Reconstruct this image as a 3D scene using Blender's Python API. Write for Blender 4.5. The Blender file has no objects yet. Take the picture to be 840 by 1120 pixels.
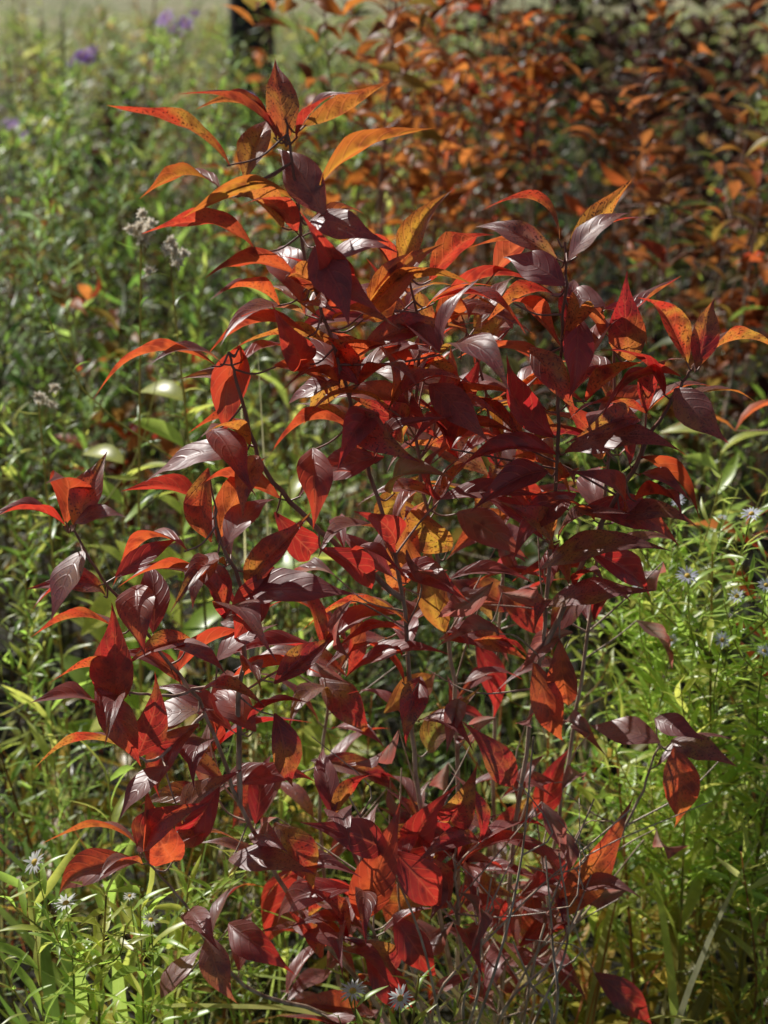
import bpy, math, random
import numpy as np
from mathutils import Vector
S = bpy.context.scene
COL = S.collection
rng = np.random.default_rng(11)
random.seed(7)
A = np.array
TILT = math.radians(20); CZ = 1.5; FPX = 560/math.tan(math.radians(18))
# ------------------------------------------------------------------ camera
cd = bpy.data.cameras.new('camera'); cam = bpy.data.objects.new('camera', cd); COL.objects.link(cam)
cam.location = (0, 0, CZ); cam.rotation_euler = (math.radians(90)-TILT, 0, 0)
cd.sensor_fit = 'VERTICAL'; cd.sensor_height = 17.3; cd.lens = 17.3/2/math.tan(math.radians(18))
cd.clip_start = .05; cd.clip_end = 600
cd.dof.use_dof = True; cd.dof.focus_distance = 1.50; cd.dof.aperture_fstop = 2.8
S.camera = cam
S.view_settings.view_transform = 'Standard'; S.view_settings.look = 'None'; S.view_settings.exposure = 0
FW = A([0, math.cos(TILT), -math.sin(TILT)]); UPV = A([0, math.sin(TILT), math.cos(TILT)])
def at(px, py, Y):
    d = FW + A([1., 0, 0])*((px-420)/FPX) + UPV*((560-py)/FPX)
    return A([0, 0, CZ]) + d*(Y/d[1])
def proj(p):
    q = p - A([0, 0, CZ]); k = q@FW
    return 420+FPX*q[0]/k, 560-FPX*(q@UPV)/k
# ------------------------------------------------------------------ light
EL, AZ = math.radians(40), math.radians(-42)
w = bpy.data.worlds.new('World'); S.world = w; w.use_nodes = True
nt = w.node_tree; sky = nt.nodes.new('ShaderNodeTexSky'); sky.sky_type = 'NISHITA'; sky.sun_disc = False
sky.sun_elevation = EL; sky.sun_rotation = AZ % (2*math.pi)
nt.links.new(sky.outputs[0], nt.nodes['Background'].inputs[0]); nt.nodes['Background'].inputs[1].default_value = .05
sl = bpy.data.lights.new('sun', 'SUN'); sl.energy = 5; sl.angle = math.radians(.5); sl.color = (1, .96, .90)
so = bpy.data.objects.new('sun', sl); COL.objects.link(so)
SD = Vector((math.sin(AZ)*math.cos(EL), math.cos(AZ)*math.cos(EL), math.sin(EL)))
so.rotation_euler = SD.to_track_quat('Z', 'Y').to_euler(); so.location = SD*20
SDN = A(SD)
# ------------------------------------------------------------------ materials
def newmat(n):
    m = bpy.data.materials.new(n); m.use_nodes = True; t = m.node_tree; t.nodes.clear()
    return m, t
def N(t, k, **kw):
    n = t.nodes.new('ShaderNode'+k)
    for a, b in kw.items():
        if a.startswith('i_'): n.inputs[a[2:].replace('_', ' ')].default_value = b
        else: setattr(n, a, b)
    return n
def M(t, op, a, b=None, clamp=False):
    n = t.nodes.new('ShaderNodeMath'); n.operation = op; n.use_clamp = clamp
    for i, v in enumerate((a, b)):
        if v is None: continue
        if isinstance(v, (int, float)): n.inputs[i].default_value = v
        else: t.links.new(v, n.inputs[i])
    return n.outputs[0]
def MIX(t, f, a, b, mode='MIX'):
    n = t.nodes.new('ShaderNodeMix'); n.data_type = 'RGBA'; n.blend_type = mode
    for s, v in ((0, f), (6, a), (7, b)):
        if isinstance(v, (int, float)): n.inputs[s].default_value = v
        elif isinstance(v, tuple): n.inputs[s].default_value = (*v, 1)
        else: t.links.new(v, n.inputs[s])
    return n.outputs[2]
def STEP(t, v, lo, hi):
    n = t.nodes.new('ShaderNodeMapRange'); n.clamp = True
    n.inputs[1].default_value = lo; n.inputs[2].default_value = hi; t.links.new(v, n.inputs[0]); return n.outputs[0]
def leaf_mat(name, red, far=False):
    m, t = newmat(name); L = t.links
    tint = N(t, 'Attribute', attribute_name='tint').outputs['Color']
    p = N(t, 'BsdfPrincipled'); tl = N(t, 'BsdfTranslucent')
    tc = N(t, 'TexCoord').outputs['Object']
    n1 = N(t, 'TexNoise', i_Scale=60., i_Detail=2.); L.new(tc, n1.inputs['Vector'])
    if far:
        tr = MIX(t, M(t, 'MULTIPLY', STEP(t, n1.outputs[0], .4, .65), .45), tint, MIX(t, 1., tint, (.5, .5, .5), 'MULTIPLY'))
        df = MIX(t, 1., tr, (.7, .7, .7), 'MULTIPLY')
    else:
        lc = N(t, 'Attribute', attribute_name='lc').outputs['Vector']
        sx = N(t, 'SeparateXYZ'); L.new(lc, sx.inputs[0]); u, v, r = sx.outputs
        av = M(t, 'ABSOLUTE', v); geo = N(t, 'NewGeometry')
        q = M(t, 'SUBTRACT', u, M(t, 'MULTIPLY', M(t, 'POWER', av, 1.6), .28))
        fr = M(t, 'FRACT', M(t, 'MULTIPLY', q, 6.3 if red else 9.))
        vein = M(t, 'SUBTRACT', 1., STEP(t, M(t, 'ABSOLUTE', M(t, 'SUBTRACT', fr, .5)), .02, .13))
        rib = M(t, 'SUBTRACT', 1., STEP(t, av, .02, .08))
        vv = M(t, 'MAXIMUM', M(t, 'MULTIPLY', vein, .75 if red else .3), rib)
        if red:
            n2 = N(t, 'TexNoise', i_Scale=480., i_Detail=2.); L.new(tc, n2.inputs['Vector'])
            n3 = N(t, 'TexNoise', i_Scale=26., i_Detail=3.); L.new(tc, n3.inputs['Vector'])
            # margins and tip redder than the middle, olive-gold blotches, dark speckles
            edge = STEP(t, M(t, 'ADD', M(t, 'ADD', M(t, 'MULTIPLY', av, .55), M(t, 'MULTIPLY', u, .45)), n3.outputs[0]), .66, 1.1)
            c = MIX(t, M(t, 'MULTIPLY', edge, .85), tint, MIX(t, .6, tint, (.70, .04, .025)))
            c = MIX(t, M(t, 'MULTIPLY', STEP(t, n3.outputs[0], .46, .60), M(t, 'MULTIPLY', STEP(t, r, .35, .9), .85)), c, (.74, .42, .06))
            c = MIX(t, M(t, 'MULTIPLY', STEP(t, n1.outputs[0], .5, .68), .7), c, (.18, .016, .016))
            sp = M(t, 'MULTIPLY', STEP(t, n2.outputs[0], .57, .64), M(t, 'MULTIPLY', STEP(t, r, .15, .8), .85))
            c = MIX(t, sp, c, (.06, .008, .01))
            tr = MIX(t, M(t, 'MULTIPLY', vv, .35), c, (.9, .22, .09))
            df = MIX(t, .4, MIX(t, 1., tr, (.5, .5, .5), 'MULTIPLY'), (.16, .08, .09))
            under = MIX(t, .5, df, (.38, .19, .17)); df = MIX(t, geo.outputs['Backfacing'], df, under)
        else:
            c = MIX(t, M(t, 'MULTIPLY', STEP(t, n1.outputs[0], .45, .7), .3), tint, (.14, .2, .03))
            tr = MIX(t, M(t, 'MULTIPLY', vv, .3), c, (.6, .75, .25)); df = MIX(t, 1., tr, (.75, .75, .75), 'MULTIPLY')
        if red:
            h = M(t, 'ADD', M(t, 'MULTIPLY', vv, -.6), M(t, 'MULTIPLY', n1.outputs[0], .8))
            bp = N(t, 'Bump', i_Strength=.5, i_Distance=.0011); L.new(h, bp.inputs['Height'])
            L.new(bp.outputs[0], p.inputs['Normal']); L.new(bp.outputs[0], tl.inputs['Normal'])
    L.new(df, p.inputs['Base Color']); L.new(tr, tl.inputs[0])
    p.inputs['Roughness'].default_value = (.45 if far else .40) if red else (.42 if far else .36)
    p.inputs['Specular IOR Level'].default_value = (.35 if far else 1.) if red else (.55 if far else .9)
    mx = N(t, 'MixShader'); mx.inputs[0].default_value = .58 if far or not red else .55
    L.new(p.outputs[0], mx.inputs[1]); L.new(tl.outputs[0], mx.inputs[2])
    o = N(t, 'OutputMaterial'); L.new(mx.outputs[0], o.inputs[0]); return m
RED = leaf_mat('red_leaf', True); GREEN = leaf_mat('green_leaf', False)
REDF = leaf_mat('far_red_leaf', True, True); GREENF = leaf_mat('meadow_green_leaf', False, True)
def bark_mat(name, c1, c2, sc=60, rough=.7, young=False):
    m, t = newmat(name); tc = N(t, 'TexCoord').outputs['Object']
    mp = N(t, 'Mapping'); mp.inputs['Scale'].default_value = (1, 1, .35); t.links.new(tc, mp.inputs[0])
    n = N(t, 'TexNoise', i_Scale=float(sc), i_Detail=4.); t.links.new(mp.outputs[0], n.inputs['Vector'])
    c = MIX(t, STEP(t, n.outputs[0], .35, .65), c1, c2)
    if young:
        sx = N(t, 'SeparateXYZ'); t.links.new(tc, sx.inputs[0])
        c = MIX(t, M(t, 'MULTIPLY', STEP(t, sx.outputs[2], .70, 1.05), .8), c, (.22, .08, .06))
    b = N(t, 'Bump', i_Strength=.5, i_Distance=.002); t.links.new(n.outputs[0], b.inputs['Height'])
    p = N(t, 'BsdfPrincipled'); p.inputs['Roughness'].default_value = rough
    t.links.new(c, p.inputs['Base Color']); t.links.new(b.outputs[0], p.inputs['Normal'])
    o = N(t, 'OutputMaterial'); t.links.new(p.outputs[0], o.inputs[0]); return m
BARK = bark_mat('twig_bark', (.30, .20, .14), (.70, .58, .44), 110, .45, True)
TRUNK = bark_mat('trunk_bark', (.02, .017, .014), (.07, .06, .05), 14, .9)
def petal_mat(name, c, tr=.45):
    m, t = newmat(name); tc = N(t, 'TexCoord').outputs['Object']
    n = N(t, 'TexNoise', i_Scale=300.); t.links.new(tc, n.inputs['Vector'])
    cc = MIX(t, n.outputs[0], tuple(x*.85 for x in c), c)
    p = N(t, 'BsdfPrincipled'); p.inputs['Roughness'].default_value = .6; t.links.new(cc, p.inputs['Base Color'])
    tl = N(t, 'BsdfTranslucent'); t.links.new(cc, tl.inputs[0]); mx = N(t, 'MixShader'); mx.inputs[0].default_value = tr
    t.links.new(p.outputs[0], mx.inputs[1]); t.links.new(tl.outputs[0], mx.inputs[2])
    o = N(t, 'OutputMaterial'); t.links.new(mx.outputs[0], o.inputs[0]); return m
WHITEP = petal_mat('white_petal', (.93, .93, .91)); BLUEP = petal_mat('pale_blue_petal', (.78, .80, .95))
PURP = petal_mat('purple_petal', (.56, .28, .86)); DISC = petal_mat('yellow_disc', (.75, .5, .06), .1)
FLUFF = petal_mat('seed_fluff', (.92, .84, .70))
mg, t = newmat('meadow_soil'); tc = N(t, 'TexCoord').outputs['Object']
g1 = N(t, 'TexNoise', i_Scale=.35, i_Detail=5.); g2 = N(t, 'TexNoise', i_Scale=30., i_Detail=6.)
for g in (g1, g2): t.links.new(tc, g.inputs['Vector'])
sx = N(t, 'SeparateXYZ'); t.links.new(tc, sx.inputs[0])
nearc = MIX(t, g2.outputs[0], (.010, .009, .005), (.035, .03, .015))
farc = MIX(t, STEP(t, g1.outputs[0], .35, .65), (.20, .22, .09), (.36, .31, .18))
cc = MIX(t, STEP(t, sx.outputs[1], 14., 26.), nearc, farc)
bp = N(t, 'Bump', i_Strength=.8, i_Distance=.03); t.links.new(g2.outputs[0], bp.inputs['Height'])
p = N(t, 'BsdfPrincipled'); p.inputs['Roughness'].default_value = .95
t.links.new(cc, p.inputs['Base Color']); t.links.new(bp.outputs[0], p.inputs['Normal'])
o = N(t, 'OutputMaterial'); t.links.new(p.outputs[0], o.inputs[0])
# ------------------------------------------------------------------ mesh accumulator
class Acc:
    def __init__(s): s.v = []; s.f = []; s.c = []; s.l = []; s.n = 0
    def add(s, v, f, c, l=None):
        v = np.asarray(v, float).reshape(-1, 3); s.v.append(v); s.f.append(np.asarray(f, int)+s.n)
        s.c.append(np.broadcast_to(np.asarray(c, float), v.shape)); s.l.append(np.zeros_like(v) if l is None else l); s.n += len(v)
    def merged(s): return np.concatenate(s.v), np.concatenate(s.f), np.concatenate(s.c), np.concatenate(s.l)
    def build(s, name, mat, parent=None, org=(0, 0, 0)):
        v, f, c, l = s.merged(); v = v-A(org); c = np.clip(c, 0, .92)
        me = bpy.data.meshes.new(name); me.vertices.add(len(v)); me.vertices.foreach_set('co', v.astype(np.float32).ravel())
        me.loops.add(f.size); me.loops.foreach_set('vertex_index', f.astype(np.int32).ravel())
        me.polygons.add(len(f)); me.polygons.foreach_set('loop_start', np.arange(0, f.size, 4, dtype=np.int32))
        me.polygons.foreach_set('use_smooth', np.ones(len(f), bool))
        a = me.attributes.new('tint', 'FLOAT_COLOR', 'POINT'); a.data.foreach_set('color', np.hstack([c, np.ones((len(c), 1))]).astype(np.float32).ravel())
        a = me.attributes.new('lc', 'FLOAT_VECTOR', 'POINT'); a.data.foreach_set('vector', l.astype(np.float32).ravel())
        me.update(calc_edges=True); me.materials.append(mat)
        ob = bpy.data.objects.new(name, me); COL.objects.link(ob)
        if parent: ob.parent = parent
        return ob
def nz(v): return v/(np.linalg.norm(v)+1e-12)
PT = [0, .08, .2, .35, .5, .63, .75, .86, .94, 1]; PW = [.06, .38, .76, 1, .93, .70, .40, .17, .06, .01]
def prof_b(t): return np.interp(t, PT, PW)
def prof_n(t): return np.clip(np.sin(np.pi*np.clip(t, .02, .985)**.75), .02, 1)**.8
def leaf(acc, B, T, n, hw, arch, fold, col, nu=12, nv=6, twist=0., wave=0., narrow=False, rnd=.5, hook=0., droop=0.):
    c = T-B; L = np.linalg.norm(c); c = c/L; n = nz(n-(n@c)*c); wd = np.cross(c, n)
    t = np.linspace(0, 1, nu+1); v = np.linspace(-1, 1, nv+1)
    pr = prof_n(t) if narrow else prof_b(t)
    mid = B + np.outer(t*L, c) + np.outer(arch*L*np.sin(np.pi*t**.85)-droop*L*np.clip(t-.6, 0, 1)**2*3, n) + np.outer(hook*L*np.clip(t-.55, 0, 1)**2*3, wd)
    th = twist*(t-.2); wt = np.outer(np.cos(th), wd)+np.outer(np.sin(th), n); nn = -np.outer(np.sin(th), wd)+np.outer(np.cos(th), n)
    W = hw*L*pr[:, None]; av = np.abs(v)[None, :]
    ph = rng.uniform(0, 6)
    lat = W*v[None, :]*(1-(1-math.cos(fold))*(1-.35*av))
    lift = W*av*math.sin(fold)*(1-.35*av) + wave*L*np.sin(t*15+ph)[:, None]*(v[None, :]*av)*pr[:, None]**.5
    P = mid[:, None, :] + lat[:, :, None]*wt[:, None, :] + lift[:, :, None]*nn[:, None, :]
    i, j = np.meshgrid(np.arange(nu), np.arange(nv), indexing='ij'); a = (i*(nv+1)+j).ravel()
    f = np.stack([a, a+nv+1, a+nv+2, a+1], 1)
    lc = np.stack([np.broadcast_to(t[:, None], lat.shape), np.broadcast_to(v[None, :], lat.shape), np.full(lat.shape, rnd)], -1).reshape(-1, 3)
    acc.add(P.reshape(-1, 3), f, col, lc)
def smooth(pts, k=5):
    p = [A(q, float) for q in pts]; p = [2*p[0]-p[1]]+p+[2*p[-1]-p[-2]]; out = []
    for i in range(1, len(p)-2):
        for s in range(k):
            t = s/k; out.append(.5*((2*p[i])+(-p[i-1]+p[i+1])*t+(2*p[i-1]-5*p[i]+4*p[i+1]-p[i+2])*t*t+(-p[i-1]+3*p[i]-3*p[i+1]+p[i+2])*t**3))
    out.append(p[-2]); return np.array(out)
def tube(acc, pts, r0, r1, col=(.2, .2, .08), k=6):
    pts = np.asarray(pts, float); n = len(pts); tg = np.gradient(pts, axis=0)
    rr = np.linspace(r0, r1, n); V = []
    for i in range(n):
        d = nz(tg[i]); a = nz(np.cross(d, A([.31, .95, .1]))); b = np.cross(d, a)
        for q in range(k):
            g = 2*math.pi*q/k; V.append(pts[i]+rr[i]*(math.cos(g)*a+math.sin(g)*b))
    f = [(i*k+q, i*k+(q+1) % k, (i+1)*k+(q+1) % k, (i+1)*k+q) for i in range(n-1) for q in range(k)]
    acc.add(V, f, col)
def empty(name, loc, label, cat, group=None):
    e = bpy.data.objects.new(name, None); e.empty_display_size = .05; e.location = loc; COL.objects.link(e)
    e['label'] = label; e['category'] = cat
    if group: e['group'] = group
    return e
# ------------------------------------------------------------------ ground
gm = bpy.data.meshes.new('ground'); gm.from_pydata([(-150, -20, 0), (150, -20, 0), (150, 300, 0), (-150, 300, 0)], [], [(0, 1, 2, 3)])
gm.materials.append(mg); go = bpy.data.objects.new('ground', gm); COL.objects.link(go); go['kind'] = 'structure'
# ------------------------------------------------------------------ the red shrub
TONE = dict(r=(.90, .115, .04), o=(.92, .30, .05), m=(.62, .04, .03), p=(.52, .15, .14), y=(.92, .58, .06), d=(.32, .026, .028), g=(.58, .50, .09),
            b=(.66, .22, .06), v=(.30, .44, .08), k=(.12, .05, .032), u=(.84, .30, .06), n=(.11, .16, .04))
BASE = A([.10, 1.60, 0.])
STEMS = [  # pixel x, y, Y
 [(505,1130,1.55),(462,900,1.50),(448,760,1.47),(440,650,1.45),(405,520,1.43),(372,400,1.42),(335,290,1.41),(322,190,1.40),(312,130,1.40)],
 [(430,1130,1.52),(330,1000,1.46),(262,880,1.42),(225,780,1.40),(165,700,1.38),(110,630,1.37),(78,575,1.36)],
 [(262,880,1.42),(262,760,1.40),(268,660,1.39),(240,590,1.38),(236,555,1.38)],
 [(440,655,1.45),(350,580,1.42),(290,515,1.40),(262,430,1.39),(250,385,1.385)],
 [(545,1130,1.58),(560,930,1.54),(592,720,1.50),(608,540,1.47),(612,400,1.45),(620,300,1.44),(618,265,1.435)],
 [(592,720,1.50),(650,590,1.47),(700,500,1.45),(742,425,1.44),(760,398,1.43)],
 [(500,1130,1.60),(500,820,1.55),(482,640,1.52),(455,480,1.50),(458,370,1.48),(445,290,1.47)],
 [(560,1130,1.58),(640,990,1.55),(692,890,1.52),(722,815,1.51)],
 [(400,1140,1.50),(270,1080,1.43),(200,990,1.39),(155,932,1.37)],
 [(480,1140,1.52),(430,1060,1.46),(400,1000,1.43),(395,930,1.42)],
 [(530,1140,1.53),(505,1040,1.47),(498,960,1.45),(500,900,1.45)],
 [(540,1140,1.66),(540,800,1.66),(550,600,1.62),(530,430,1.58),(500,335,1.55)],
 [(385,1140,1.60),(350,900,1.58),(370,740,1.55),(440,690,1.5)],
 [(565,1140,1.62),(610,900,1.60),(640,720,1.58),(660,560,1.54),(672,400,1.5),(655,335,1.48)],
 [(540,1140,1.50),(600,1020,1.47),(640,940,1.46)],
 [(225,780,1.40),(170,830,1.37),(150,825,1.36)],
 [(262,740,1.40),(190,760,1.38),(130,755,1.36)],
]
paths = []
for s in STEMS:
    pts = [at(*q) for q in s]
    if s[0][1] > 1100: pts = [BASE + A([(pts[0][0]-BASE[0])*.35, (pts[0][1]-1.6)*.35, -.02])] + pts
    pts = smooth(pts, 6); pts[1:-1] += rng.normal(0, .0009, (len(pts)-2, 3)); paths.append(pts)
shrub = empty('red_leaved_shrub', BASE, 'tall shrub with glossy red, maroon and orange pointed leaves, filling the foreground', 'shrub')
stem_acc = [Acc() for _ in paths]
for a, p_ in zip(stem_acc, paths): tube(a, p_, .0032 if len(p_) > 20 else .0022, .0011, k=7)
allp = np.concatenate(paths); pid = np.concatenate([np.full(len(p_), i) for i, p_ in enumerate(paths)])
pp = np.array([proj(q) for q in allp])
H = """252 183 125 122 r -.55 .1;328 222 206 238 o -.5 .14;280 275 162 256 r -.5 .16;302 152 233 112 r -.5 .1;312 158 300 78 o .7 .05;
332 138 427 82 u -.6 -.08;350 203 470 144 o -.5 .12;268 196 292 138 u .7 .05;240 205 173 209 o -.4 .1;355 235 310 155 p .25 .05;
345 268 388 345 p .3 -.08;322 300 240 298 r -.4 .1;340 240 402 262 p .2 .12;355 290 418 268 p .3 .1;306 335 246 322 r -.5 .12;
340 368 226 384 r -.5 .16;378 388 262 372 r -.55 .1;236 400 106 417 r -.5 .14;262 382 206 402 o .6 -.22;262 378 246 466 r .85 -.12;
388 385 334 470 u .6 -.1;398 350 472 262 o .85 .05;408 352 430 290 o .8 .05;470 308 532 255 r -.6 .1;440 290 478 218 o .8 .05;
400 338 522 306 o -.5 .12;482 338 592 308 r -.5 .14;474 330 560 352 r -.5 .14;396 385 502 352 m .5 .12;500 392 622 418 r -.5 .14;
612 262 536 222 r -.5 .22;620 275 690 196 u -.7 -.08 .9;622 285 687 228 p .3 .08;612 292 522 268 o -.5 .12;618 312 562 282 p .25 .1;
606 322 545 350 r -.5 .14;662 335 612 325 p .3 .1;632 345 628 420 m .8 .05;660 338 700 372 m .5 .1;690 395 682 315 m .7 .1;
752 398 712 330 r -.5 .08;762 402 772 336 m .8 .08;764 400 842 382 r -.5 .12;745 412 672 446 r -.45 .14;738 425 782 474 p .4 .1;
606 478 556 402 m .7 -.1;618 494 738 478 p .3 .14;612 500 500 508 m .5 .14;534 520 408 446 p .3 .16;522 452 600 470 o -.5 .14;
502 425 394 402 p .4 .16;550 478 490 425 o -.5 .1;600 516 520 552 d .6 .1;700 500 756 552 r -.6 .1;632 560 742 588 m .6 .14;
592 622 722 594 p .45 .1;600 662 692 652 p .3 .14;630 540 556 602 m .7 .1;694 548 742 556 r -.6 .1;492 602 442 545 y .85 .05 1.3;
486 692 470 588 y .9 .05;446 682 350 684 r -.5 .16;440 690 384 704 r -.5 .1;468 822 526 757 g .8 .1;386 470 298 498 r -.5 .2;
342 490 346 562 r .9 .08 1.2;272 492 163 523 p .3 .2;282 498 262 552 u .7 .1;228 512 236 588 r .8 .1;230 566 148 538 r -.5 .12;
238 592 286 498 o -.65 .08;248 596 290 548 p .25 .1 1.2;268 640 342 568 r .5 .08;262 652 364 656 p .35 .22 1.2;236 604 214 648 p .25 .1 1.3;
232 644 148 636 r -.45 .14;204 602 128 640 r -.5 .2;72 576 -4 568 r -.5 .12;80 574 118 498 r .8 .06;72 572 66 528 r .7 .1;
82 572 126 562 p .2 .15 1.4;92 602 66 664 p .5 .1 1.3;116 652 48 648 m .6 .14;150 640 156 702 r .8 .1 1.2;132 694 52 692 r -.5 .12;
126 772 130 682 m .85 .05 1.15;142 752 74 742 r -.5 .14;112 778 48 770 r -.5 .12;104 750 152 834 m .7 .12;190 742 288 690 r -.6 .12;
236 724 292 690 p .25 .1;150 828 178 745 m .8 .05;146 826 54 832 r -.5 .14;216 778 162 792 p .15 .14 1.3;166 806 220 776 p .4 .1;
218 792 176 856 m .6 .12;184 838 140 884 p .25 .1;300 748 364 700 d .5 .1;248 752 334 734 r -.5 .1;350 742 404 806 m .8 .1 1.1;
442 748 386 704 r -.6 .12;156 932 54 922 r -.5 .16;152 942 62 972 r .6 .14 1.1;150 928 222 868 m .7 .08;192 942 150 868 r .8 .08;
250 940 324 952 p .4 .14;386 972 312 1000 m .6 .14;392 1006 440 888 r .85 .05 1.2;402 1014 328 958 r -.5 .1;502 934 418 892 m .6 .2 1.3;
490 992 440 928 m .8 .05 1.3;500 952 602 920 r -.5 .12;500 988 584 1026 m .7 .12 1.3;590 896 612 826 m .8 .05;612 1002 688 880 r .85 .06 1.2;
592 962 570 1016 d .6 .1;400 1112 328 1100 r .8 .1 1.2;432 1062 388 1028 d .6 .1;722 812 654 800 p .4 .12;734 810 790 832 p .4 .1;
738 816 744 892 r .85 .05 1.2;716 786 758 806 p .3 .1;584 724 606 802 r .85 .08 1.1;612 700 622 762 r .8 .1;228 1022 246 1086 p .5 .1;
176 1092 218 1046 p .2 .1;650 1064 704 1112 d .6 .1;312 842 256 904 m .7 .1 1.3;340 832 444 872 d .5 .14;560 668 500 640 d .6 .1;
545 640 600 700 m .7 .1;480 700 560 720 m .6 .14;560 560 500 600 r .7 .08;640 600 700 640 m .6 .1;430 600 400 560 m .6 .1;
520 700 545 770 m .8 .06;300 900 340 960 m .7 .1 1.2;240 860 200 920 m .7 .1 1.2;200 900 262 850 r .6 .1;340 940 300 1010 m .7 .1 1.2;
560 860 520 800 d .7 .1;440 940 480 870 m .7 .1;340 300 398 330 p .4 .1;420 420 470 470 m .7 .1;440 480 400 440 m .7 .1;
560 330 600 370 r -.5 .1;640 440 700 405 r -.6 .1;650 470 720 430 r .6 .1;580 380 620 440 r .6 .1;330 330 300 280 r .7 .1;
450 560 430 640 o .8 .1;420 930 350 905 d .6 .1;300 620 260 700 r .7 .1;460 740 440 800 m .7 .1;540 920 590 870 m .6 .1;
420 780 470 745 y .7 .1;430 300 385 262 r -.5 .1;560 440 620 400 r -.5 .1;700 460 640 480 r .5 .14;660 640 610 690 d .7 .1;
210 700 150 722 r .5 .1;280 800 240 760 r .7 .1;300 780 310 850 d .7 .1;430 1000 470 1060 m .7 .1;560 1040 520 1090 d .7 .1;
520 400 560 350 r .7 .1;560 360 512 330 u -.5 .1;440 400 500 430 r -.5 .14;480 500 540 480 r -.5 .1;640 400 690 350 r -.5 .1;
330 400 300 350 r .7 .1;360 330 320 300 r -.5 .1;300 400 350 430 r .6 .1;560 500 620 540 r -.5 .12;520 560 560 510 u .7 .1;
660 500 620 450 r .7 .08;380 300 350 250 r .7 .08;310 250 262 222 u -.5 .12;370 420 420 380 r -.5 .1;600 600 560 560 m .7 .1;
420 500 360 520 m .6 .12;230 470 262 530 r .7 .1;300 560 340 600 m .6 .12;540 300 580 268 u -.5 .1;680 560 640 520 r .7 .1;
340 940 290 1030 m .8 .08 1.2;352 1040 322 1010 m .7 .1;470 960 430 1010 r .8 .06 1.3;490 900 520 850 m .8 .08;540 960 500 1000 m .7 .1 1.2;
430 930 476 985 m .8 .08 1.3;400 1040 440 1100 m .8 .08 1.2;250 1010 310 1050 m .7 .1;460 900 410 950 m .7 .1 1.2;570 980 640 960 m .5 .12;
350 350 402 322 r -.5 .1;372 420 320 440 p .3 .12;410 450 372 500 m .7 .1;470 420 520 470 p .3 .1;380 460 440 500 r .6 .1;350 600 400 640 m .6 .12;
430 540 480 520 g .6 .1;460 520 420 580 y .7 .1;540 520 590 570 m .7 .1;500 560 560 600 p .3 .1;440 620 500 650 m .6 .12"""
CAMP = A([0, 0, CZ]); hero = []
for s in H.replace('\n', '').split(';'):
    q = s.split(); bx, by, tx, ty = map(float, q[:4]); hero.append((bx, by, tx, ty, q[4], float(q[5]), float(q[6]), float(q[7]) if len(q) > 7 else 1.))
def attach(bx, by):
    d = np.hypot(pp[:, 0]-bx, (pp[:, 1]-by+10)*.8); i = int(np.argmin(d)); return i
def colour(tone):
    c = A(TONE[tone]); c = c*rng.uniform(.8, 1.15); c[1] *= rng.uniform(.6, 1.6); return np.clip(c, .004, .92)
def sheen(B): return nz(SDN + nz(CAMP-B)) + rng.normal(0, .04, 3)     # a leaf that happens to face the glint of the sun
def red_leaf(bx, by, tx, ty, tone, f, arch, wf, Yoff=0., acc=None):
    i = attach(bx, by); Y = allp[i][1] + Yoff + rng.normal(0, .008)
    if tone == 'p': Y -= .02
    k_ = 1.05 if abs(tx-bx)+abs(ty-by) > 110 else 1.22
    tx, ty = bx+(tx-bx)*k_, by+(ty-by)*k_
    B = at(bx, by, Y); T = at(tx, ty, Y); L2 = np.linalg.norm(T-B); L0 = rng.uniform(.085, .105)
    dy = math.sqrt(max(0, L0*L0-L2*L2))*(-.8 if rng.random() < .6 else .8)
    if tone != 'p': T = at(tx, ty, Y+dy+rng.normal(0, .01))
    fa = f*.6 if f < 0 else f
    n = A([0, 0, 1.])*(1-abs(fa)) + nz(CAMP-B)*fa + rng.normal(0, .13, 3)
    side = f < 0 or f < .55
    fold = rng.uniform(.5, 1.05) if side else rng.uniform(.35, .85)
    if tone == 'p':
        n = nz(sheen(B)); vd = nz(B-CAMP); T = T+vd*np.clip(-((T-B)@n)/(vd@n), -.05, .05); fold = rng.uniform(.1, .35); arch = .08
    a = acc or Acc(); L = np.linalg.norm(T-B)
    if by < 450: wf *= .95
    leaf(a, B, T, n, rng.uniform(.165, .20)*wf*min(1.25, .095/L+.12), arch*(1.25 if side else 1.6), fold, colour(tone), 18, 8,
         rng.uniform(-.7, .7)*(.3 if tone == 'p' else 1), rng.uniform(.006, .02), rnd=rng.random(), hook=rng.uniform(-.22, .22), droop=rng.uniform(0, .3))
    Q = allp[i]; m = (Q+B)/2+A([0, 0, -.006]); tube(stem_acc[pid[i]], smooth([Q, m, B+(T-B)*.03], 4), .0011, .0008, k=5)
    return a, L, pid[i]
leaves = [red_leaf(*h) for h in hero]
hm = np.array([((h[0]+h[2])/2, (h[1]+h[3])/2) for h in hero])
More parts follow.
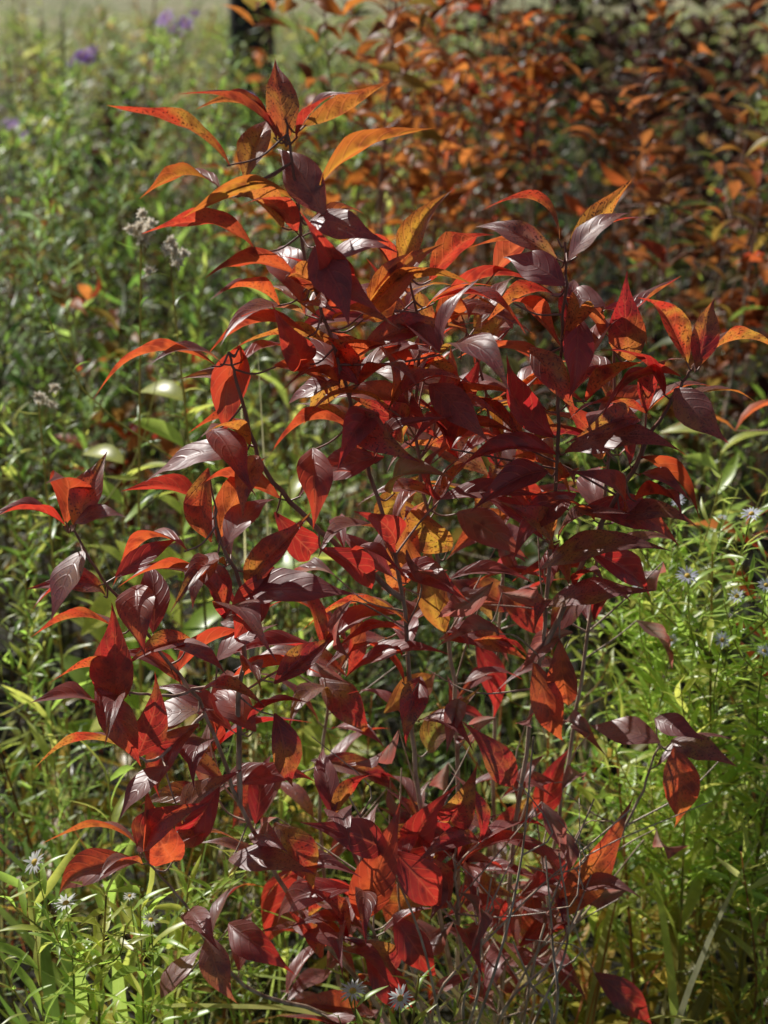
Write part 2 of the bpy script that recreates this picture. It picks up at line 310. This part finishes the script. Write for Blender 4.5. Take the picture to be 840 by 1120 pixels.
# smaller and inner leaves in opposite pairs along every stem
fol = Acc(); cnt = 0
for k, p_ in enumerate(paths):
    L = np.concatenate([[0], np.cumsum(np.linalg.norm(np.diff(p_, axis=0), axis=1))]); s = .12 if len(p_) < 20 else L[-1]*.25; az = rng.uniform(0, 6)
    while s < L[-1]:
        P = A([np.interp(s, L, p_[:, c]) for c in range(3)])
        for sd in (0, math.pi):
            a_ = az+sd+rng.normal(0, .3); ln = rng.uniform(.07, .10)
            d = nz(A([math.cos(a_), math.sin(a_), rng.uniform(-.05, .8)])); T = P+d*ln*1.1; B = P+d*.01
            mx_, my_ = proj((B+T)/2)
            if np.min(np.hypot(hm[:, 0]-mx_, hm[:, 1]-my_)) > (56 if my_ < 650 else 46): continue
            if my_ > 700 and mx_ > 430 and rng.random() < .5: continue
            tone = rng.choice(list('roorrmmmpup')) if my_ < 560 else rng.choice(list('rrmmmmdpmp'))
            nn_ = sheen(B) if tone == 'p' else A([0, 0, 1.])+rng.normal(0, .3, 3)
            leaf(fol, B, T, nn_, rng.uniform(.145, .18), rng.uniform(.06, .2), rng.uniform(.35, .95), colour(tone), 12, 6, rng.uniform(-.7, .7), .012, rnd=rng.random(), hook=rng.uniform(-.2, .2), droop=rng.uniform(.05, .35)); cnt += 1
            tube(stem_acc[k], [P, B+d*.002], .001, .0008, k=4)
        s += rng.uniform(.055, .085); az += math.pi/2
# short side shoots, each ending in a tidy whorl of two or three ascending leaves
for x0, y0, x1, y1, n, tn in ((400, 320, 600, 500, 6, 'roumrp'), (430, 480, 700, 720, 9, 'rmmdprm'), (300, 330, 470, 560, 6, 'rrmmp'), (230, 640, 400, 900, 5, 'rrmmp'), (300, 860, 640, 1080, 11, 'mmdmr')):
    c_ = [i for i in range(len(allp)) if x0 < pp[i, 0] < x1 and y0 < pp[i, 1] < y1]
    for _ in range(n):
        i = c_[rng.integers(len(c_))]; P = allp[i]; e = P+A([rng.normal(0, .045), rng.normal(.01, .04), rng.uniform(.015, .06)])
        tube(stem_acc[pid[i]], smooth([P, (P+e)/2+rng.normal(0, .004, 3), e], 3), .0013, .001, k=5)
        g0 = rng.uniform(0, 6.28)
        for q in range(3):
            g = g0+q*math.pi+(q == 2)*1.57; up_ = rng.uniform(-.1, .5) if q < 2 else 1.6
            d = nz(A([math.cos(g), math.sin(g)*.8, up_])); ln = rng.uniform(.08, .115)*(1 if q < 2 else .75); tone = rng.choice(list(tn))
            nn_ = sheen(e) if tone == 'p' else A([0, 0, 1.])+rng.normal(0, .35, 3)
            leaf(fol, e, e+d*ln, nn_, rng.uniform(.155, .19), rng.uniform(.08, .2), rng.uniform(.35, .9), colour(tone), 14, 6, rng.uniform(-.7, .7), .012, rnd=rng.random(), hook=rng.uniform(-.2, .2), droop=rng.uniform(.05, .4))
# dry, curled brown leaves and bare side twigs low in the bush
for _ in range(56):
    i = rng.integers(len(allp))
    while not (330 < pp[i, 0] < 690 and 640 < pp[i, 1] < 1120): i = rng.integers(len(allp))
    P = allp[i]; d = nz(A([rng.normal(0, 1), rng.normal(0, .6), rng.uniform(.3, 1.6)])); ln = rng.uniform(.06, .15)
    tw = smooth([P, P+d*ln*.5+rng.normal(0, .008, 3), P+d*ln], 4); tube(stem_acc[pid[i]], tw, .0012, .0006, k=5)
    if rng.random() < .8:
        e = tw[-1]; dd = nz(A([rng.normal(0, 1), rng.normal(0, 1), -.7])); g = rng.uniform(.3, .6)
        leaf(fol, e, e+dd*rng.uniform(.045, .08), rng.normal(0, 1, 3), .24, .2, 1.0, A([g, g*.68, g*.56]), 12, 6, rng.uniform(-2.5, 2.5), .04, rnd=.1)
for k in range(18):
    x0 = rng.uniform(430, 610); x1 = x0+rng.normal(45, 75); y1 = rng.uniform(800, 1040); Y = rng.uniform(1.38, 1.62)
    q = smooth([BASE+A([rng.normal(0, .05), rng.normal(-.03, .04), -.01]), at(x0, 1130, Y), at((x0+x1)/2+rng.normal(0, 12), (1130+y1)/2, Y), at(x1, y1, Y)], 5)
    tube(stem_acc[k % 3*4], q, .0023, .0009, k=5)
    b = q[rng.integers(10, len(q)-1)]; tube(stem_acc[k % 3*4], smooth([b, b+A([rng.normal(0, .03), rng.normal(0, .03), .04]), b+A([rng.normal(0, .06), rng.normal(0, .05), .09])], 3), .0011, .0006, k=4)
stem_obs = [a.build('stem', BARK, shrub, BASE) for a in stem_acc]
order = sorted(range(len(leaves)), key=lambda i: -leaves[i][1])
top = set(order[:100])
for i, (a, L, k) in enumerate(leaves):
    if i in top: a.build('leaf', RED, stem_obs[k], BASE)
    else:
        v, f, c, l = a.merged(); fol.add(v, f, c, l)
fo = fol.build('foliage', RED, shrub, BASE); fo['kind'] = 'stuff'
# ------------------------------------------------------------------ other shrubs, further back
def bush(name, px, Y, top, spread, ns, nl, tones, label, group=None, leafL=(.06, .1), seed=0, hw=(.15, .21), cat='shrub'):
    r = np.random.default_rng(seed); b = at(px, 500, Y); b[2] = 0; h = at(px, top, Y)[2]
    root = empty(name, b, label, cat, group); sa = Acc(); fa = Acc()
    for s in range(ns):
        a_ = r.uniform(0, 6.283); rr = spread*math.sqrt(r.random()); hh = h*r.uniform(.72, 1.03)*(1-.15*rr/spread)
        e = b+A([math.cos(a_)*rr, math.sin(a_)*rr, hh]); b0 = b+A([math.cos(a_), math.sin(a_), 0])*rr*.25
        q = smooth([b0, b0*.5+e*.5+A([0, 0, hh*.06])+r.normal(0, .03, 3), e], 8); tube(sa, q, .005, .0014, k=5)
        st_ = A(TONE[r.choice(list(tones))])
        for _ in range(nl):
            t_ = r.uniform(.3, 1)**.75; P = q[min(len(q)-1, int(t_*len(q)))]
            off = A([r.normal(0, .06), r.normal(0, .06), r.uniform(0, .07)])*(1.15-t_*.7)
            tube(sa, [P, P+off], .0015, .0008, k=3)
            P = P+off; g = r.uniform(0, 6.28)
            for sd in (0, math.pi):
                d = nz(A([math.cos(g+sd), math.sin(g+sd), r.uniform(-.1, 1.)])); ln = r.uniform(*leafL)
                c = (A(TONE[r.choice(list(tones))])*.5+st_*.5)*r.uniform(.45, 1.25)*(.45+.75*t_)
                leaf(fa, P, P+d*ln, A([0, 0, 1.])+r.normal(0, .4, 3), r.uniform(*hw), r.uniform(.05, .18), .6, c, 6, 2, r.uniform(-.6, .6), 0, rnd=r.random(), droop=.2)
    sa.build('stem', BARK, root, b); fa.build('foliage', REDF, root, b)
bush('red_leaved_shrub', 418, 3.3, -130, .30, 11, 17, 'uobubvo', 'blurred orange-leaved shrub rising just behind the top of the foreground shrub', seed=1)
bush('red_leaved_shrub', 560, 3.9, -200, .42, 14, 20, 'rubrbkub', 'blurred rusty red shrub at top centre, right of the orange-leaved shrub', seed=2)
bush('red_leaved_shrub', 725, 3.1, 60, .35, 12, 17, 'bburkbkv', 'rust-brown shrub beyond the right-hand tip of the foreground shrub', seed=3)
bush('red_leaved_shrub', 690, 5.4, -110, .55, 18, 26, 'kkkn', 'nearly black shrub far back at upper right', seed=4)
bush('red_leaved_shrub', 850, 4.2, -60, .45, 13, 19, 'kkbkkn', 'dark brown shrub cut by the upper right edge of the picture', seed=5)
bush('red_leaved_shrub', 900, 2.0, 235, .10, 4, 6, 'rob', 'red leaf tips poking in at the right edge, level with the top right sprig', seed=6)
bush('red_leaved_shrub', 480, 4.8, -40, .4, 12, 18, 'bkuvb', 'small rusty shrub between the orange-leaved shrub and the rusty red one', seed=8)
bush('red_leaved_shrub', 125, 3.0, 280, .14, 5, 9, 'bubmv', 'low rusty orange shrub among green weeds left of the foreground shrub', seed=9)
bush('red_leaved_shrub', 640, 2.5, 350, .22, 8, 12, 'knvkb', 'dark low shrub hidden behind the right half of the foreground shrub', seed=10)
bush('red_leaved_shrub', 590, 7.5, -80, .7, 18, 28, 'knnk', 'dark green-brown shrub far behind the rusty red one', seed=11, leafL=(.09, .14))
bush('red_leaved_shrub', 830, 7.0, -40, .7, 18, 28, 'knnk', 'dark shrub far back in the upper right corner', seed=12, leafL=(.09, .14))
bush('red_leaved_shrub', 352, 6.2, 25, .35, 10, 18, 'vnbv', 'low brownish green shrub right of the dark trunk', seed=13)
bush('red_leaved_shrub', 130, 5.4, 60, .35, 10, 18, 'knvk', 'dark brown-green shrub between the two brightest purple asters', seed=14)
bush('red_leaved_shrub', 30, 5.0, 170, .3, 8, 14, 'bnbk', 'dark brown shrub at the left edge under the dim purple aster', seed=15)
# ------------------------------------------------------------------ meadow plants
GR = dict(a=(.40, .66, .10), b=(.58, .84, .14), c=(.22, .42, .08), d=(.80, .88, .16), e=(.46, .66, .28))
def weed(seed, h=1., n=44, ll=.075, wd=.085, br=0, cols='aabc', up=.5, nu=4):
    """one upright leafy stem, optionally branched, height h, rooted at the origin"""
    r = np.random.default_rng(seed); st = Acc(); lf = Acc(); tips = []
    lean = r.normal(0, .05, 2); e = A([lean[0], lean[1], h])
    main = smooth([(0, 0, 0), (lean[0]*.2+r.normal(0, .01), lean[1]*.2, h*.5), e], 6); tube(st, main, .0032, .0012, (.4, .24, .1), 4); ax = [(main, n)]; tips.append(e)
    for b in range(br):
        t_ = r.uniform(.4, .92); P = main[int(t_*(len(main)-1))]; g = r.uniform(0, 6.28); ln = r.uniform(.12, .28)*h
        q = smooth([P, P+A([math.cos(g)*ln*.5, math.sin(g)*ln*.5, ln*.45]), P+A([math.cos(g)*ln*.7, math.sin(g)*ln*.7, ln])], 3)
        tube(st, q, .0014, .0007, (.4, .3, .1), 3); ax.append((q, max(6, n//4))); tips.append(q[-1])
    for q, m in ax:
        for i in range(m):
            t_ = (i+.5)/m
            if q is main: t_ = .12+.88*t_
            P = A([np.interp(t_*(len(q)-1), np.arange(len(q)), q[:, c]) for c in range(3)])
            g = i*2.4+r.normal(0, .3); d = nz(A([math.cos(g), math.sin(g), up+r.normal(0, .3)])); L = ll*r.uniform(.6, 1.2)*(1.15-.55*t_)*(1 if q is main else .6)
            c = A(GR[r.choice(list(cols))])*r.uniform(.7, 1.2)
            if t_ < .4 and q is main: c = c*A([.75, .45, .45])  # dry brown lower leaves, darkened further to put gap shade into the colour
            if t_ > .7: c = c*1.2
            leaf(lf, P, P+d*L, A([0, 0, 1.])+r.normal(0, .3, 3), wd*r.uniform(.8, 1.2), -.06 if r.random() < .3 else .12, .5, c, nu, 2, r.uniform(-.6, .6), 0, True, r.random())
    return st, lf, tips
def blades(seed, n=14, h=.5, wd=.0035, cols=((.48, .68, .12), (.7, .66, .25), (.3, .48, .09)), spread=.05, bend=(.1, .7)):
    r = np.random.default_rng(seed); a = Acc()
    for _ in range(n):
        g = r.uniform(0, 6.28); L = h*r.uniform(.5, 1.1); b = A([r.normal(0, spread), r.normal(0, spread), 0]); ou = A([math.cos(g), math.sin(g), 0]); k = r.uniform(*bend)
        t = np.linspace(0, 1, 10)[:, None]; mid = b+ou*L*k*t**2+A([0, 0, 1.])*L*(t-.42*k*t**3); sd = nz(np.cross(ou, A([0, 0, 1.]))+ou*.2)
        ww = wd*np.sin(np.pi*np.clip(.12+t*.87, 0, 1))**.5; V = np.stack([mid-sd*ww, mid+sd*ww], 1).reshape(-1, 3)
        f = [(2*i, 2*i+1, 2*i+3, 2*i+2) for i in range(9)]; c = A(cols[r.integers(len(cols))])*r.uniform(.7, 1.2)
        lc = np.stack([np.repeat(t[:, 0], 2), np.tile([-1, 1], 10), np.full(20, .5)], 1); a.add(V, f, c, lc)
    return a
def combine(*accs):
    o = Acc()
    for x in accs:
        v, f, c, l = x.merged(); o.add(v, f, c, l)
    return o.merged()
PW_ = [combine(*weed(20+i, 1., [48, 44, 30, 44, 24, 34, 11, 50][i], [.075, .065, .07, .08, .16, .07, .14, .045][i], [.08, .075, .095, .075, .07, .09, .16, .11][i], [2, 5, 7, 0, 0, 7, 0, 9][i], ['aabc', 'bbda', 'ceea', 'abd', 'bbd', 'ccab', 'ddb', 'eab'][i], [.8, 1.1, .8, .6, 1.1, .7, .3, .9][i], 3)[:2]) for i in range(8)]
PG = [combine(blades(50+i, 14, 1.)) for i in range(3)]
def fld(x, y, s=1.): return .5+.25*(math.sin(x*3.1*s+1.3+1.7*math.sin(y*2.3*s))+math.sin(y*2.7*s+.4+1.3*math.sin(x*2.1*s+2)))
def scatter(name, protos, pts, mat, kind='stuff'):
    o = Acc()
    for (x, y, s, sh) in pts:
        v, f, c, l = protos[rng.integers(len(protos))]; a = rng.uniform(0, 6.28); ca, sa = math.cos(a), math.sin(a)
        R = A([[ca, -sa, 0], [sa, ca, 0], [rng.normal(0, .12), rng.normal(0, .12), 1.]])
        w_ = (v*A([sh, sh, 1.]))@R; fd = fld(x, y, 1.3)
        g = rng.uniform(.65, 1.25)*(.45+1.1*fd)*A([rng.uniform(.75, 1.05)+.25*fd, 1., rng.uniform(.8, 1.3)])
        if rng.random() < .08: g = g*A([1.6, .5, .5])
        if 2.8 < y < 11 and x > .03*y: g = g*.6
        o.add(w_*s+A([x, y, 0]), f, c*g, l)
    ob = o.build(name, mat); ob['kind'] = kind; return ob
pts = []
for y0, y1, n in ((1.72, 2.3, 130), (2.3, 3.4, 190), (3.4, 5.5, 230), (5.5, 9., 250), (9., 14., 230)):
    k = 0
    while k < n:
        y = math.sqrt(rng.uniform(y0*y0, y1*y1)); x = rng.uniform(-1, 1)*(.33*y+.35); d = fld(x, y, 1.6)
        if rng.random() > .08+1.3*d: continue
        k += 1
        h = {1.72: rng.uniform(.3, .62), 2.3: rng.uniform(.45, .92), 3.4: rng.uniform(.6, 1.12), 5.5: rng.uniform(.7, 1.15), 9.: rng.uniform(.65, 1.15)}[y0]*(.68+.5*d)
        if x > .1*y and y > 3.4: h *= .8
        pts.append((x, y, h, 1.6 if y < 2.3 else 1.3 if y < 5 else 1.9))
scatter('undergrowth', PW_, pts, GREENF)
pts = []
for y0, y1, n, hh in ((1.5, 2.6, 120, .5), (2.6, 5, 110, .6), (5, 12, 150, .6), (12, 30, 450, .6)):
    for _ in range(n):
        y = math.sqrt(rng.uniform(y0*y0, y1*y1)); x = rng.uniform(-1, 1)*(.33*y+.35)
        pts.append((x, y, hh*rng.uniform(.5, 1.1), 1. if y < 12 else 4.))
scatter('grass', PG, pts, GREENF)
# flowers
def daisy(pos, nrm, R, mat, parent, org, r, n=18):
    a = Acc(); nrm = nz(nrm); u = nz(np.cross(nrm, A([.2, .9, .31]))); v = np.cross(nrm, u)
    for i in range(n):
        g = 6.283*i/n+r.normal(0, .06); d = math.cos(g)*u+math.sin(g)*v; B = pos+d*R*.2; L = R*r.uniform(.75, 1.)
        leaf(a, B, B+d*L*.85+nrm*r.uniform(-.12, .3)*R, nrm, .12, .05, .2, (1, 1, 1), 4, 2, 0, 0, True)
    fl = a.build('flower', mat, parent, org); d_ = Acc(); k = 10; V = []
    for j, (rr, zz) in enumerate(((.24, 0), (.22, .09), (.14, .15), (.02, .17))):
        for q in range(k): V.append(pos+R*(rr*math.cos(6.283*q/k)*u+rr*math.sin(6.283*q/k)*v+zz*nrm))
    f = [(j*k+q, j*k+(q+1) % k, (j+1)*k+(q+1) % k, (j+1)*k+q) for j in range(3) for q in range(k)]
    d_.add(V, f, (1, 1, 1)); d_.build('flower_disc', DISC, fl, org)
def aster(px, Y, top, flowers, mat, label, seed, R=.012, n=60, br=12, cols='aabd', ll=.06, wd=.07, spreadY=.05, yo=0.):
    r = np.random.default_rng(seed); b = at(px, 600, Y); b[2] = 0; h = at(px, top, Y)[2]
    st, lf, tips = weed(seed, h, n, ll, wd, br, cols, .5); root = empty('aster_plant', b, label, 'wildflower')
    for (fx, fy) in flowers:
        P = at(fx, fy, Y+yo+r.normal(0, spreadY*.4)) - b; j = A([0, 0, max(.05, P[2]-r.uniform(.12, .22))]); j[:2] = P[:2]*.25
        q = smooth([j, (j+P)/2+A([P[0]*.1, 0, -.01]), P], 4); tube(st, q, .0012, .0007, (.3, .32, .1), 4)
        for i in range(9):
            t_ = i/9; Q = j*(1-t_)+P*t_; g = i*2.4; leaf(lf, Q, Q+A([math.cos(g), math.sin(g), .5])*.035*r.uniform(.6, 1.2), A([0, 0, 1.]), .09, .1, .4, A(GR['b']), 4, 2, 0, 0, True)
        daisy(P, A([-.3+r.normal(0, .3), -.4+r.normal(0, .25), .8]), R*r.uniform(.75, 1.2), mat, root, (0, 0, 0), r, int(r.integers(14, 20)))
    st.build('stem', GREEN, root); lf.build('foliage', GREEN, root)
aster(795, 1.75, 570, [(790, 700), (752, 630), (806, 652), (822, 562)], BLUEP, 'bushy narrow-leaved aster with pale blue flowers at the right edge', 101, .014, 80, 22, 'bbdd', .085, .075, yo=-.14)
aster(722, 1.8, 600, [(735, 700), (700, 640)], BLUEP, 'narrow-leaved aster with few pale flowers, tucked against the right side of the red shrub', 102, .009, 70, 18, 'bbdb', .09, .07, yo=-.12)
aster(850, 1.7, 620, [(836, 712), (838, 640)], BLUEP, 'leafy aster cut by the right edge, below the pale blue flowers', 107, .012, 80, 22, 'bbdb', .09, .075, yo=-.12)
aster(765, 1.85, 560, [(742, 548), (790, 566)], BLUEP, 'tallest lime-green aster behind the pale blue flowers', 112, .009, 80, 20, 'bbd', .09, .075, yo=-.12)
aster(42, 1.42, 940, [(38, 943), (72, 988)], WHITEP, 'white-flowered aster in the bottom left corner', 103, .0125, 60, 14, 'bbdd', .08, .08, .02, yo=-.07)
aster(135, 1.45, 990, [(142, 980), (165, 1006)], WHITEP, 'small white aster between the corner flowers and the red shrub', 109, .009, 60, 14, 'bdbd', .08, .08, .02, yo=-.07)
aster(430, 1.34, 1085, [(438, 1092), (386, 1084)], WHITEP, 'white daisy-like aster at the bottom centre under the red shrub', 104, .0125, 40, 6, 'baad', spreadY=.01, yo=-.05)
def cl(cx, cy, n, s): return [(cx+rng.normal(0, s), cy+rng.normal(0, s*.6)) for _ in range(n)]
aster(192, 5.0, 30, cl(192, 26, 11, 13), PURP, 'purple-flowered aster at top left, the brightest purple cluster', 105, .026, 60, 12, 'cae', .09, yo=-.4)
aster(88, 4.6, 64, cl(88, 62, 8, 9), PURP, 'purple aster left of the brightest purple cluster', 106, .022, 60, 12, 'cae', .09, yo=-.4)
aster(22, 4.2, 130, cl(22, 132, 6, 9), PURP, 'dim purple aster near the upper left edge', 108, .016, 60, 12, 'cae', .09, yo=-.3)
aster(270, 4.4, 105, cl(275, 105, 4, 8), PURP, 'faint purple aster just left of the shrub\'s topmost sprig', 110, .016, 50, 10, 'cae', .09, yo=-.3)
# pale seed heads
for (px, py, Y, k_, lab) in ((154, 256, 2.0, 12, 'dried weed with a fluffy cream seed head, left of the shrub\'s top sprig'), (186, 288, 1.98, 7, 'dried weed with small cream seed tufts below the fluffy one'), (42, 440, 2.0, 4, 'weed with small white seed tufts near the left edge')):
    r = np.random.default_rng(int(px)); b = at(px, py, Y); h = b[2]; b[2] = 0
    st, lf, tips = weed(int(px), h, 26, .06, .08, 2, 'acd', .3); b[:2] -= tips[0][:2]
    root = empty('seeding_weed', b, lab, 'weed'); st.build('stem', GREEN, root); lf.build('foliage', GREEN, root)
    for c in range(k_):
        fa = Acc(); ce = tips[0]+A([r.normal(0, .013), r.normal(0, .012), r.normal(.004, .009)])
        for _ in range(60):
            d = nz(r.normal(0, 1, 3)); leaf(fa, ce, ce+d*r.uniform(.005, .011), r.normal(0, 1, 3), .24, 0, .1, (1, 1, 1), 2, 2, 0, 0, True)
        fa.build('seed_head', FLUFF, root)
# individually recognisable leafy weeds
WP = {}
def weed_thing(kind, px, Y, top, label, name='leafy_weed', cat='weed', group=None):
    K = dict(tall=(201, 70, .07, .08, 0, 'acab', .8), bushy=(202, 44, .08, .085, 12, 'abbd', .7), yellow=(203, 24, .18, .17, 0, 'ddb', .3), lance=(204, 24, .22, .072, 0, 'bbd', 1.0), grey=(205, 60, .07, .09, 4, 'eeea', .8))[kind]
    if kind not in WP:
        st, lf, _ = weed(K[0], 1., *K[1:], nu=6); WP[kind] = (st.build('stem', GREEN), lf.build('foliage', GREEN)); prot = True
    else: prot = False
    b = at(px, 600, Y); b[2] = 0; root = empty(name, b, label, cat, group); h = at(px, top, Y)[2]
    root.scale = (h if kind != 'tall' else h*.9,)*2+(h,); root.rotation_euler.z = rng.uniform(0, 6.28)
    for s_ in WP[kind]:
        c = s_ if prot else s_.copy()
        if not prot: COL.objects.link(c)
        c.parent = root
for a in [
 ('tall', 130, 4.4, 50, 'tall dark weed between the two purple asters at top left'),
 ('tall', 228, 4.2, 40, 'tall weed right of the brightest purple cluster, before the dark trunk'),
 ('grey', 310, 4.8, 60, 'grey-green weed beside the foot of the dark trunk'),
 ('tall', 60, 3.6, 90, 'tall leafy weed below the left purple aster'),
 ('grey', 30, 3.2, 180, 'grey-green bushy weed at the upper left edge'),
 ('tall', 215, 3.2, 130, 'slim upright weed left of the shrub\'s leftmost top leaf'),
 ('grey', 95, 2.8, 200, 'grey-green weed just left of the cream seed head'),
 ('bushy', 215, 2.6, 330, 'bushy green weed under the small cream seed tufts'),
 ('yellow', 195, 2.1, 430, 'yellow-green broad-leaved weed left of the shrub\'s middle'),
 ('yellow', 128, 2.1, 500, 'yellow-green broad-leaved weed above the shrub\'s far left sprig'),
 ('yellow', 330, 2.0, 520, 'yellow-green broad-leaved weed seen through the gap left of the main stem'),
 ('bushy', 40, 2.3, 450, 'bushy green weed at the left edge, halfway up'),
 ('bushy', 15, 2.0, 600, 'leafy green weed behind the far left sprig'),
 ('tall', 370, 2.3, 480, 'upright green weed behind the main stem, halfway up'),
 ('lance', 75, 1.62, 850, 'long-leaved bright green plant at lower left, below the red leaves'),
 ('lance', 12, 1.46, 950, 'long-leaved green plant cut by the lower left edge'),
 ('lance', 108, 1.42, 960, 'long-leaved green plant between the corner aster and the red shrub'),
 ('lance', 310, 1.75, 850, 'long-leaved green plant behind the lower stems, left of centre'),
 ('lance', 30, 1.8, 780, 'long-leaved plant at the left edge below the far left sprig'),
 ('bushy', 240, 1.6, 1000, 'bushy green weed under the lower left red leaves'),
 ('bushy', 800, 2.4, 430, 'bushy yellow-green weed right of the shrub, below the rightmost leaf'),
 ('yellow', 780, 2.2, 470, 'broad-leaved pale weed behind the pale blue asters'),
 ('lance', 700, 2.2, 560, 'long-leaved weed behind the shrub\'s right shoulder'),
 ('lance', 660, 1.75, 780, 'long-leaved green plant under the right-hand red leaves'),
 ('lance', 790, 1.65, 760, 'long-leaved lime plant at the right edge, under the pale blue asters'),
 ('bushy', 770, 1.75, 860, 'low bushy weed in the lower right, left of the straw stems'),
 ('bushy', 300, 2.1, 700, 'green weed seen below the left-hand branch of the shrub'),
 ('grey', 520, 3.0, 260, 'grey-green weed between the two top sprigs of the shrub'),
 ('bushy', 790, 3.2, 330, 'leafy weed at the foot of the rust-brown shrub'),
]: weed_thing(*a)
# grass clumps that read on their own
for (px, Y, top, n, wdt, bend, cols, lab) in (
 (705, 1.50, 850, 18, .0062, (.3, 1.1), ((.72, .88, .15), (.56, .8, .14), (.8, .8, .25)), 'bright yellow-green grass clump at lower right beside the bare twigs'),
 (775, 1.42, 930, 28, .0038, (.3, 1.2), ((.88, .78, .40), (.62, .78, .2), (.9, .82, .5)), 'straw-coloured grass clump in the lower right corner'),
 (620, 1.8, 830, 18, .003, (.1, .7), ((.5, .6, .12), (.6, .66, .18)), 'thin green grass clump behind the bare twigs'),
 (60, 1.55, 830, 14, .009, (.1, .6), ((.5, .8, .15), (.6, .8, .16)), 'broad-bladed grass clump under the lower left red leaves'),
 (20, 1.34, 1000, 12, .008, (.2, .8), ((.5, .8, .15), (.6, .8, .16)), 'broad grass blades cut by the bottom left corner'),
 (262, 2.0, 400, 7, .0018, (0, .12), ((.85, .78, .42), (.8, .72, .4)), 'thin straw grass stalks left of the main stem')):
    b = at(px, 600, Y); b[2] = 0; e = empty('grass_clump', b, lab, 'grass clump'); h = at(px, top, Y)[2]
    blades(int(px), n, h, wdt, cols, .06, bend).build('blades', GREEN, e)
# ------------------------------------------------------------------ the far tree
tb = at(272, 40, 12.); tb[2] = 0; tr = empty('tree', tb, 'dark tree trunk in the far field at top left of centre', 'tree')
ta = Acc(); tp = smooth([(0, 0, -.05), (.03, 0, 1.5), (0, .05, 3.), (.1, 0, 5.2)], 5); tube(ta, tp, .19, .07, k=14); ca = Acc()
for i in range(12):
    P = tp[8+(i % 7)]; g = i*2.4; e = P+A([math.cos(g)*1.4, math.sin(g)*1.4, rng.uniform(.5, 1.4)]); tube(ta, smooth([P, (P+e)/2+A([0, 0, .15]), e], 4), .06, .015, k=6)
    for _ in range(160):
        q = e+rng.normal(0, .42, 3); d = nz(rng.normal(0, 1, 3)); leaf(ca, q, q+d*.16, rng.normal(0, 1, 3), .3, .1, .3, A(GR['c'])*rng.uniform(.5, 1.1), 2, 2, 0, 0, True)
ta.build('trunk', TRUNK, tr); ca.build('crown', GREENF, tr)
print('filler', cnt, 'hero', len(leaves))
